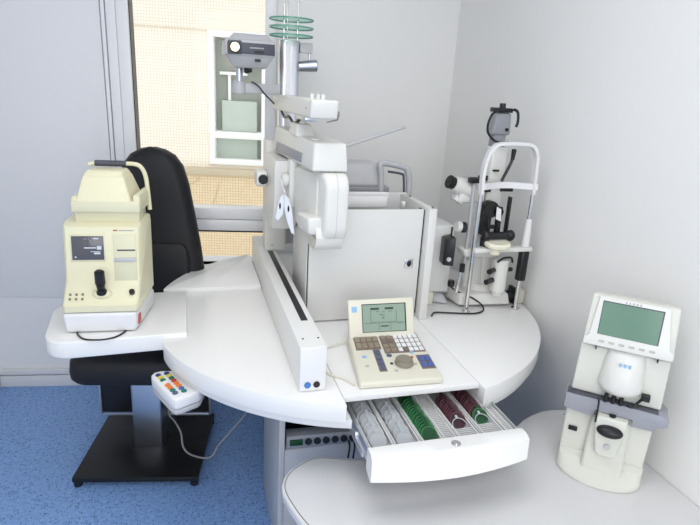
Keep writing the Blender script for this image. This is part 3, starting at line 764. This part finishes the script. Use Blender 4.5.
o = finish('loop_cable', b, m_black); o.data.transform(WMa); o.data.transform(Matrix.Translation((.3,-1.85,-ZR))); o.location = (-.3,1.85,ZR); tag(o, 'black cable looping over the shelf edge under the autorefractor', 'cable')

# ------------------------------------------------------------------ patient chair
ch = thing('examination_chair', 'black padded examination chair with steel column and square base plate', 'chair', (-.207,2.268,0), -11)
ppart('base_plate', MB().box(-.252,.252,-.235,.235,.026,.048,.003), m_basemat, ch)
for x in (-.235,.235):
    for y in (-.218,.218): ppart('foot', MB().cyl((x,y,.0005),(x,y,.027),.017,n=18,bev=.003), m_black, ch)
b = MB(); b.prism(rrect(-.062,.066,-.028,.10,.012), .0485, .452, bev=.001)
ppart('column', b, m_steel, ch)
b = MB(); b.box(-.235,.245,.11,.135,.135,.42,.004)
lp = ppart('skirt_panel', b, m_black, ch)
b = MB(); b.box(-.245,-.2355,.105,.14,.125,.42,.002); b.box(.2455,.255,.105,.14,.125,.42,.002); b.box(-.235,.245,.1045,.1098,.122,.134,.001)
ppart('trim_edge', b, m_alu, lp)
b = MB()
rings = []
for z, g in ((.462,.035),(.468,.012),(.485,.002),(.52,0),(.56,.004),(.582,.018),(.592,.05)):
    rings.append([(x, y, z-.012*max(0,(-y-.12))*4*(1 if z > .5 else -.6)) for x, y in rrect(-.236+g,.20-g,-.235+g,.235-g,.06,8)])
b.loft(rings)
ppart('seat', b, m_leather, ch)
rings = []
for z, hw in ((.50,.19),(.53,.205),(.60,.222),(.75,.218),(.90,.200),(1.05,.175),(1.18,.152),(1.26,.128),(1.305,.095),(1.328,.055),(1.338,.015)):
    yc = .245+.06*(z-.5)**1.3
    d = .048 if z < 1.25 else .048*math.sqrt(max(.08,1-((z-1.25)/.092)**2))
    rings.append([(x, yc+y*1.0-.018*(x/hw)**2*-1, z) for x, y in rrect(-hw,hw,-d,d,min(hw,d)*.92,7)])
b = MB(); b.loft(rings)
ppart('backrest', b, m_leather, ch)
rings = []
for z, hw, d in ((.60,.13,.004),(.62,.155,.014),(.70,.165,.022),(.85,.160,.022),(.905,.150,.014),(.925,.13,.004)):
    yc = .200+.06*(z-.5)**1.3
    rings.append([(x, yc+y, z) for x, y in rrect(-hw,hw,-d,d+.01,min(hw,d)*.9,6)])
b = MB(); b.loft(rings)
ppart('lumbar_cushion', b, m_leather, ch)
b = MB(); b.box(-.05,.05,.10,.27,.43,.462,.004); b.box(-.05,.05,.235,.275,.43,.54,.004)
ppart('back_bracket', b, m_black, ch)

# ------------------------------------------------------------------ keypad hanging under the table edge
kp = thing('button_keypad', 'white keypad with two columns of coloured round buttons under the round table edge', 'keypad', (-.02,1.59,.62))
th = 0
kpP = [(-.135,1.70),(-.105,1.722),(-.06,1.715),(.06,1.66),(.075,1.62),(.028,1.525),(.012,1.505),(-.038,1.468),(-.055,1.462),(-.075,1.472),(-.13,1.66)]
kpP = [(-.139,1.700),(-.130,1.716),(-.110,1.722),(-.04,1.715),(.02,1.67),(.03,1.63),(.016,1.580),(.006,1.566),(-.048,1.536),(-.062,1.534),(-.072,1.543),(-.136,1.680)]
kk = part('case', MB().prism(kpP, .660, .700, bev=.008, seg=3), m_white, kp)
part('case_bottom', MB().prism([(x*.97-.0015, 1.6+(y-1.6)*.97) for x, y in kpP], .640, .660, bev=.006, seg=2), m_lgrey, kp)
d1 = Vector((-.040-(-.122), 1.512-1.690, 0))           # along the pad, away -> near
c1 = [('k_navy','k_navy'),('k_yellow','k_yellow'),('k_green','k_green'),('k_white','k_red'),('k_orange','k_orange'),('k_orange','k_orange'),('k_teal','k_blue'),('k_slate','k_teal')]
for i, (a, c) in enumerate(c1):
    for j, kn in enumerate((a, c)):
        t = (i+.3)/8.2
        p = Vector((-.119+.064*t+j*.026, 1.694-.142*t+j*.008, .7002))
        part('push_button', MB().cyl(p-Vector((0,0,.001)), p+Vector((0,0,.004)), .0088, n=18, bev=.001), MATS[kn], kk, {'k_navy':'navy','k_yellow':'yellow','k_green':'green','k_white':'white','k_red':'red','k_orange':'orange','k_teal':'teal','k_blue':'blue','k_slate':'slate'}[kn]+' button')
part('label_strip', MB().hexa([(-.062,1.70,.7),(-.045,1.705,.7),(.012,1.60,.7),(-.004,1.590,.7),(-.062,1.70,.7008),(-.045,1.705,.7008),(.012,1.60,.7008),(-.004,1.590,.7008)],0), m_ltblue, kk)
solo('hanging_cable', MB().tube([(-.125,2.33,.22),(-.12,2.29,.17),(-.096,2.26,.15),(-.071,2.22,.115),(-.063,2.18,.07),(-.034,2.14,.054),(.028,2.10,.054),(.063,2.1,.065),(.085,2.1,.11),(.137,2.1,.172),(.191,2.08,.253),(.217,2.05,.33),(.24,2.0,.5),(.24,1.97,.699)], .0042), m_cablegrey, 'grey cable drooping from under the round table over the chair base', 'cable', (.03,2.1,.05))

# ------------------------------------------------------------------ slit lamp
sl = thing('slit_lamp', 'white slit lamp microscope with metal chin rest posts at the right of the round table', 'slit lamp', (1.19,1.95,T))
def V3(*a): return Vector(a)
for x in (1.074,1.305):
    b = MB(); b.cyl((x,1.865,T+.001),(x,1.865,1.29 if x > 1.2 else 1.315),.0085,n=18); b.cyl((x,1.865,T+.0005),(x,1.865,T+.007),.018,n=24,bev=.002)
    part('post', b, m_chrome, sl)
part('hand_grip', MB().prism(rrect(1.288,1.326,1.848,1.884,.012), .908, 1.037, bev=.004), m_black, sl)
part('post_sleeve', MB().cyl((1.306,1.865,1.053),(1.306,1.865,1.168),.0165,.0125,n=20,bev=.002), m_white, sl)
# forehead arch
b = MB(); ap = [(1.070,1.856,1.27),(1.068,1.856,1.35),(1.076,1.856,1.405),(1.095,1.856,1.442),(1.130,1.856,1.460),(1.23,1.856,1.462),(1.268,1.856,1.452),(1.288,1.856,1.42),(1.292,1.856,1.38),(1.296,1.856,1.27)]
P = []
for i in range(len(ap)-1):
    for k in range(5):
        t = k/5; a = ap[max(0,i-1)]; q = ap[i]; c = ap[i+1]; d = ap[min(len(ap)-1,i+2)]
        P.append(tuple(.5*(2*q[j]+(c[j]-a[j])*t+(2*a[j]-5*q[j]+4*c[j]-d[j])*t*t+(3*q[j]-a[j]-3*c[j]+d[j])*t**3) for j in range(3)))
P.append(ap[-1])
rings = []
for i, p in enumerate(P):
    a = Vector(P[max(0,i-1)]); c = Vector(P[min(len(P)-1,i+1)]); t = (c-a).normalized(); n_ = Vector((t.z,0,-t.x))*.006; p = Vector(p)
    rings.append([p-n_-V3(0,.011,0), p+n_-V3(0,.011,0), p+n_+V3(0,.011,0), p-n_+V3(0,.011,0)])
part('forehead_arch', MB().loft(rings), m_white, sl)
b = MB(); b.ribbon([(1.076+.230*k/14, 1.842-.018*0+.045*math.sin(PI*k/14), 1.300-.0*k) for k in range(15)], .024, .006)
part('forehead_band', b, m_white, sl)
b = MB(); b.box(1.07,1.33,1.845,1.885,1.036,1.054,.004)
part('chin_bar', b, m_inst2, sl)
b = MB()
rings = []
for z, g in ((1.055,.012),(1.060,.002),(1.070,0),(1.078,.004)):
    rings.append([(x, y, z+.006*((x-1.16)/.05)**2) for x, y in rrect(1.110+g,1.212-g,1.80+g,1.875-g,.03,6)])
b.loft(rings); b.cyl((1.16,1.85,1.03),(1.16,1.85,1.058),.02,n=18)
part('chin_rest', b, m_ivory2, sl)
# microscope base on rails
b = MB(); b.hexa([(1.055,1.955,T+.012),(1.285,1.935,T+.012),(1.315,2.13,T+.012),(1.03,2.15,T+.012),(1.06,1.965,T+.062),(1.275,1.945,T+.062),(1.30,2.12,T+.068),(1.04,2.14,T+.068)], .010, 3)
part('cross_slide_base', b, m_inst2, sl)
b = MB(); b.cyl((.955,2.01,T+.04),(1.345,1.97,T+.04),.009,n=14)
part('axle', b, m_steel, sl)
part('rail_cover', MB().box(.905,.965,1.955,2.0,T+.001,T+.055,.003), m_ivory, sl)
part('rail_cover', MB().box(1.335,1.378,1.915,1.99,T+.001,T+.062,.003), m_ivory, sl)
b = MB(); b.hexa([(.97,2.03,T+.004),(1.03,2.00,T+.004),(1.05,2.25,T+.004),(.98,2.28,T+.004),(.975,2.05,T+.045),(1.02,2.03,T+.035),(1.04,2.24,T+.05),(.985,2.27,T+.05)], .006, 2)
part('slide_cover', b, m_lgrey, sl)
b = MB(); b.cyl((1.30,1.93,T+.038),(1.325,1.925,T+.038),.022,n=20,bev=.002); b.box(1.318,1.332,1.90,1.955,T+.004,T+.075,.002)
part('rack_wheel', b, m_black, sl)
# column and arms
b = MB(); b.cyl((1.19,2.05,T+.055),(1.19,2.05,T+.085),.085,.06,n=32,bev=.004); b.cyl((1.20,2.05,T+.08),(1.20,2.05,1.04),.034,.030,n=24)
b.hexa([(1.10,2.02,T+.062),(1.19,2.02,T+.062),(1.19,2.08,T+.062),(1.10,2.08,T+.062),(1.10,2.02,.96),(1.16,2.02,1.06),(1.16,2.08,1.06),(1.10,2.08,.96)], .008, 3)
part('pedestal_column', b, m_inst2, sl)
b = MB(); b.cyl((1.208,1.93,.862),(1.208,1.93,1.000),.032,n=28,bev=.003); b.cyl((1.208,1.93,.845),(1.208,1.93,.862),.022,n=20)
part('lamp_cylinder', b, m_inst2, sl)
part('lamp_handle', MB().tube([(1.178,1.91,.992),(1.20,1.905,1.01),(1.235,1.905,1.012),(1.248,1.91,.99)], .0045), m_black, sl)
for p0, p1, rr_ in (((1.236,1.93,.955),(1.262,1.925,.955),.009),((1.178,1.925,.955),(1.14,1.90,.955),.011),((1.178,1.925,.912),(1.132,1.90,.912),.011)):
    part('lamp_knob', MB().cyl(p0, p1, rr_, n=14, bev=.002), m_black, sl)
b = MB(); b.hexa([(1.06,1.96,1.002),(1.20,1.96,.995),(1.20,2.03,.995),(1.06,2.03,1.002),(1.05,1.96,1.030),(1.19,1.96,1.045),(1.19,2.03,1.045),(1.05,2.03,1.030)], .007, 3)
part('swing_arm', b, m_inst2, sl)
# prism / illumination tower
b = MB(); b.box(1.145,1.215,2.00,2.06,1.19,1.44,.010,3); b.box(1.15,1.205,2.0,2.06,1.04,1.10,.006)
part('illumination_tower', b, m_inst2, sl)
b = MB(); b.box(1.135,1.150,1.95,2.04,1.085,1.21,.002); b.box(1.178,1.196,1.95,1.972,1.085,1.21,.002); b.box(1.14,1.19,1.955,1.97,1.12,1.135,.002)
b.cyl((1.118,1.93,1.098),(1.236,1.93,1.098),.016,n=20,bev=.003); b.sphere((1.125,1.93,1.098),(.02,.02,.023)); b.sphere((1.232,1.93,1.098),(.02,.02,.023)); b.cyl((1.12,1.94,1.040),(1.12,1.94,1.09),.013,n=14)
part('prism_carrier', b, m_black, sl)
b = MB(); b.cyl((1.142,1.945,1.2),(1.142,1.98,1.2),.034,n=24,bev=.003); b.cyl((1.175,1.945,1.19),(1.175,1.98,1.19),.022,n=20)
part('prism_wheel', b, m_black, sl)
part('prism_rod', MB().box(1.222,1.232,1.95,1.97,1.10,1.25,.002), m_black, sl)
for bx in ((1.15,1.19,1.995,2.0,1.288,1.300,0),(1.20,1.255,1.99,2.01,1.265,1.28,.002),(1.13,1.155,1.99,2.0,1.262,1.275,.002),(1.155,1.18,1.99,1.9995,1.345,1.352,0),(1.105,1.145,2.01,2.02,1.305,1.325,.001),(1.130,1.146,2.01,2.02,1.404,1.412,0)):
    part('slit_lever', MB().box(*bx), m_black, sl)
part('diffuser_card', MB().hexa([(1.160,1.935,1.165),(1.185,1.935,1.155),(1.185,1.937,1.155),(1.160,1.937,1.165),(1.158,1.935,1.215),(1.178,1.935,1.205),(1.178,1.937,1.205),(1.158,1.937,1.215)],0), m_white, sl)
# microscope body and eyepieces at left
b = MB(); b.hexa([(1.02,2.0,1.215),(1.14,2.0,1.215),(1.14,2.09,1.215),(1.02,2.09,1.215),(1.03,2.0,1.285),(1.14,2.0,1.285),(1.14,2.09,1.285),(1.03,2.09,1.285)], .012, 3)
b.cyl((1.0,2.02,1.292),(1.085,2.03,1.262),.030,.040,n=28,bev=.004); b.cyl((1.03,2.035,1.215),(1.06,2.035,1.26),.03,n=20,bev=.004)
part('microscope_body', b, m_inst2, sl)
part('eyepiece', MB().cyl((.977,2.018,1.300),(1.003,2.020,1.291),.027,.024,n=24,bev=.003), m_black, sl)
part('drum_cap', MB().cyl((1.04,1.99,1.12),(1.06,1.985,1.12),.022,n=20,bev=.003), m_black, sl)
b = MB(); b.cyl((1.018,1.99,1.124),(1.04,1.99,1.12),.022,n=20,bev=.003)
part('magnification_drum', b, m_inst2, sl)
b = MB(); b.box(1.066,1.077,1.975,1.990,.90,1.300,.002)
ms = part('microscope_stem', b, m_lgrey, sl)
part('stem_cap', MB().box(1.048,1.092,1.968,2.0,1.300,1.322,.005), m_black, ms)
# power box
b = MB(); b.hexa([(.966,1.90,.972),(1.002,1.88,.972),(1.012,1.95,.972),(.976,1.96,.972),(.966,1.90,1.078),(1.002,1.88,1.09),(1.012,1.95,1.09),(.976,1.96,1.078)], .004, 2)
b.cyl((.998,1.92,1.08),(.998,1.92,1.125),.004,n=8)
pb = part('transformer_box', b, m_black, sl)
part('dial', MB().cyl((.984,1.893,1.0),(.983,1.886,1.0),.009,n=18), m_lgrey, pb)
part('brake_knob', MB().cyl((1.01,1.96,T+.10),(1.01,1.96,T+.125),.014,n=16,bev=.002), m_black, sl)
jk = part('joystick_cap', MB().cyl((1.035,1.93,.95),(1.035,1.93,.985),.011,n=16,bev=.002), m_black, sl)
part('joystick_shaft', MB().cyl((1.02,1.93,.865),(1.033,1.93,.95),.008,n=14), m_chrome, jk)
# top: lamp head on the tower
b = MB(); b.hexa([(1.128,2.0,1.485),(1.215,2.0,1.485),(1.215,2.05,1.485),(1.128,2.05,1.485),(1.140,2.0,1.570),(1.208,2.0,1.570),(1.208,2.05,1.570),(1.140,2.05,1.570)], .010, 3)
b.box(1.15,1.20,2.01,2.05,1.439,1.487,.002)
lh = part('lamp_head', b, m_grey, sl)
b = MB(); b.box(1.140,1.208,1.995,2.055,1.571,1.588,.003); b.cyl((1.174,2.02,1.587),(1.174,2.02,1.605),.012,n=16); b.cyl((1.192,1.999,1.507),(1.192,1.994,1.507),.007,n=14)
part('lamp_cap', b, m_black, lh)
b = MB(); b.tube([(1.145,1.99,1.58),(1.115,1.985,1.565),(1.098,1.98,1.53),(1.102,1.98,1.495),(1.13,1.98,1.468),(1.165,1.985,1.458),(1.20,1.99,1.460)], .0045)
b.tube([(1.205,1.99,1.585),(1.222,1.985,1.575),(1.225,1.98,1.54),(1.22,1.98,1.52)], .0055)
part('lamp_lead', b, m_black, lh)
for o_ in [o for o in bpy.data.objects if o.type == 'MESH' and o.parent and (o.parent == sl or o.parent.parent == sl) and o.name.split('.')[0] not in ('post','post_cap','hand_grip','post_sleeve','forehead_arch','forehead_band','chin_bar','chin_rest','transformer_box','dial','rail_cover','rack_wheel','axle')]:
    o_.data.transform(Matrix.Translation((.004,-.055,0)))
b = MB(); b.cyl((1.215,1.90,1.438),(1.213,1.90,1.395),.010,.0075,n=16,bev=.002); b.tube([(1.213,1.90,1.40),(1.205,1.90,1.375),(1.185,1.90,1.33),(1.178,1.90,1.312)], .006)
part('fixation_lamp', b, m_black, sl)
solo('black_lead', MB().tube([(1.03,1.955,.865),(1.06,1.93,.845),(1.115,1.90,.825),(1.155,1.885,.798),(1.145,1.85,.787),(1.10,1.83,.786),(1.05,1.835,.786),(.99,1.85,.786),(.945,1.86,.787),(.925,1.855,.787),(.905,1.83,.787)], .0035), m_black, 'black cable curling over the table beside the slit lamp post', 'cable', (1.0,1.85,T))

# ------------------------------------------------------------------ lensmeter (local: x right, y away from the viewer, z up)
lm = thing('lensmeter', 'tall white lensmeter with green screen and grey lens table on the right desk', 'lensmeter', (1.2,1.15,.5305), -42)
# curved front base plate
bp = arc(-.008,-.005,.122,180,360,28); bp = [(x, -.005+(y+.005)*.72) for x, y in bp] + [(.114,.09),(-.13,.09)]
ppart('base_plate', MB().prism(bp, 0, .010, bev=.003, seg=2), m_lens, lm)
mid_ = [(x*.985, -.005+(y+.005)*(.93 if y < 0 else 1)) for x, y in bp]; top_ = [(x*.97, max(y,-.016)) for x, y in bp]
ppart('apron', MB().loft([[(x,y,.0095) for x, y in mid_],[(x,-.005+(y+.005)*(.72 if y < 0 else 1),.020) for x, y in mid_],[(x,max(y,-.030),.040) for x, y in top_],[(x,y,.062) for x, y in top_]]), m_lens, lm)
b = MB()
b.hexa([(-.128,-.012,.008),(.108,-.012,.008),(.108,.09,.008),(-.128,.09,.008),(-.128,-.004,.232),(.112,-.004,.232),(.108,.09,.232),(-.128,.09,.232)], .008, 3)
lb = ppart('lower_body', b, m_lens, lm)
b = MB(); b.hexa([(-.060,-.046,.012),(.056,-.046,.012),(.056,.0,.012),(-.060,.0,.012),(-.055,-.024,.20),(.052,-.024,.20),(.052,.0,.20),(-.055,.0,.20)], .018, 4)
ppart('front_foot', b, m_lens, lm)
b = MB(); b.prism([(-.030,.102),(-.02,.092),(.018,.092),(.028,.102),(.038,.19),(.040,.222),(-.046,.222),(-.044,.19)], -.062, -.010, axis='y', bev=.006, seg=3)
fn = ppart('lens_support', b, m_lens, lm)
b = MB(); b.cyl((0,-.060,.130),(0,-.069,.132),.009,n=20,bev=.002)
ppart('marking_button', b, m_lgrey, fn)
b = MB(); b.sphere((-.002,-.068,.184),(.036,.020,.017),24,rot=Matrix.Rotation(R(25),3,'X')); b.box(-.030,.020,-.06,-.045,.195,.215,.003); b.cyl((-.002,-.045,.19),(-.002,-.045,.228),.009,n=14)
ppart('nosepiece', b, m_black, fn)
# grey band (lens table)
bt = [(-.136,.232),(-.136,.262),(-.13,.268),(.10,.276),(.132,.276),(.146,.262),(.150,.246),(.142,.234),(.118,.230),(.114,.218),(.05,.214),(.046,.226),(-.052,.236),(-.056,.222),(-.10,.228)]
bt = [(-.137,.212),(-.137,.262),(.105,.262),(.128,.256),(.140,.246),(.140,.230),(.128,.222),(.110,.220),(.106,.204),(.052,.203),(.050,.224),(-.050,.224),(-.054,.203),(-.11,.206)]
ppart('lens_table', MB().prism(bt, -.040, .050, axis='y', bev=.003, seg=2), m_lensgrey, lm)
b = MB(); b.box(-.134,.110,-.0415,-.005,.2625,.266,.001)
ppart('table_groove', b, m_dgrey, lm)
# mid body
b = MB(); b.hexa([(-.126,-.020,.266),(.116,-.020,.266),(.112,.09,.266),(-.124,.09,.266),(-.122,-.016,.418),(.112,-.016,.418),(.108,.09,.418),(-.12,.09,.418)], .006, 3)
ub = ppart('upper_body', b, m_lens, lm)
# nose: blunt rounded cone hanging over the lens table
rings = []
for z, hw, y0 in ((.430,.046,-.026),(.412,.050,-.040),(.385,.054,-.054),(.350,.057,-.066),(.318,.062,-.072),(.306,.057,-.068),(.296,.046,-.058),(.289,.028,-.044)):
    rings.append([(hw*math.sin(R(a)), -.015-(-.015-y0)*math.cos(R(a)), z) for a in range(-90,91,12)])
b = MB(); b.loft(rings)
part('optical_nose', b, m_inst2, lm, world=False, ang=70)
b = MB()
for x in (-.012,.0,.012): b.box(x-.0035,x+.0035,-.0545,-.0515,.386,.3955,0)
ppart('blue_mark', b, m_ltblue, lm)
b = MB()
for x in (-.030,-.010,.010): b.cyl((x,-.048,.266),(x,-.048,.292),.006,n=12)
ppart('marking_pin', b, m_black, lm)
b = MB(); b.box(.060,.082,-.034,-.018,.288,.308,.002); b.tube([(.028,-.052,.272),(.042,-.048,.270),(.052,-.040,.282),(.062,-.028,.290)], .004)
ppart('marker_lever', b, m_black, lm)
b = MB(); b.tube([(-.052,-.060,.278),(-.046,-.062,.265),(-.044,-.062,.20)], .0028)
ppart('lens_holder_arm', b, m_black, lm)
b = MB(); b.box(-.112,-.086,-.0145,-.0105,.123,.139,.002)
pl = ppart('power_switch', b, m_black, lm)
b = MB(); b.cyl((-.1285,.03,.15),(-.134,.03,.15),.007,n=12)
ppart('side_knob', b, m_lgrey, lm)
# monitor head
tilt = Matrix.Translation((0,-.022,.425)) @ Matrix.Rotation(R(-10), 4, 'X')
b = MB(); b.hexa([(-.122,-.012,.0),(.114,-.012,.0),(.108,.085,.0),(-.118,.085,.0),(-.118,-.010,.148),(.108,-.010,.148),(.100,.06,.148),(-.110,.06,.148)], .007, 3, M=tilt)
mh = ppart('monitor_housing', b, m_lens, lm)
b = MB(); b.prism([(-.120,.0),(.112,.0),(.112,.022),(.10,.03),(.082,.145),(-.098,.145),(-.108,.03),(-.120,.022)], -.020, -.010, axis='y', bev=.004, seg=3, M=tilt)
fp = ppart('monitor_bezel', b, m_inst2, mh)
b = MB(); b.box(-.087,.069,-.0207,-.0195,.036,.134,0,M=tilt)
ppart('screen_edge', b, m_dgrey, fp)
b = MB(); b.box(-.085,.066,-.0213,-.0205,.037,.131,0,M=tilt)
ppart('lcd_screen', b, m_lcd2, fp)
b = MB()
for k in range(6):
    x = -.072+k*.026; b.prism(rrect(x-.008,x+.008,.013,.020,.0034,4), -.0212, -.0198, axis='y', bev=0, M=tilt)
ppart('menu_key', b, MATS['k_grey'], fp)
b = MB()
for k, (w_, g_) in enumerate(((.003,0),(.003,0),(.004,0),(.004,0),(.004,0))):
    x = -.030+k*.009; b.box(x,x+w_,-.0206,-.0198,.136,.141,0,M=tilt)
ppart('lettering', b, m_txt, fp)
b = MB()
for x in (-.082,.078): b.box(x-.0015,x+.0015,-.030,-.018,.412,.424,0)
ppart('hinge_gap', b, m_dark, lm)

# ------------------------------------------------------------------ light, camera
w = bpy.data.worlds.new('world'); SC.world = w; w.use_nodes = True
bg = w.node_tree.nodes['Background']; bg.inputs['Color'].default_value = (.93,.96,1,1); bg.inputs['Strength'].default_value = 1.8
def area(name, loc, rot, sx, sy, power, col=(1,1,1)):
    l = bpy.data.lights.new(name, 'AREA'); l.shape = 'RECTANGLE'; l.size = sx; l.size_y = sy; l.energy = power; l.color = col
    o = bpy.data.objects.new(name, l); COL.objects.link(o); o.location = loc; o.rotation_euler = rot; return o
area('ceiling_lamp', (.1,.9,2.68), (0,0,0), 1.2, 1.2, 19, (1,.99,.97))
area('ceiling_lamp', (.1,-1.2,2.68), (0,0,0), 1.2, 1.2, 19, (1,.99,.97))
area('front_fill', (-.4,-2.5,1.75), (R(90),0,0), 2.0, 1.6, 49, (1,.995,.98))  # unseen fill panel added behind the camera to brighten the back wall
cam = bpy.data.cameras.new('camera'); co = bpy.data.objects.new('camera', cam); COL.objects.link(co)
cam.sensor_width = 36; cam.lens = 548/700*36; cam.clip_start = .02
M = Matrix(CAMR).to_4x4(); M.translation = (0,0,1.62); co.matrix_world = M
SC.camera = co
SC.view_settings.view_transform = 'Standard'; SC.view_settings.look = 'None'; SC.view_settings.gamma = 1; SC.view_settings.use_curve_mapping = False
SC.view_settings.exposure = -0.27
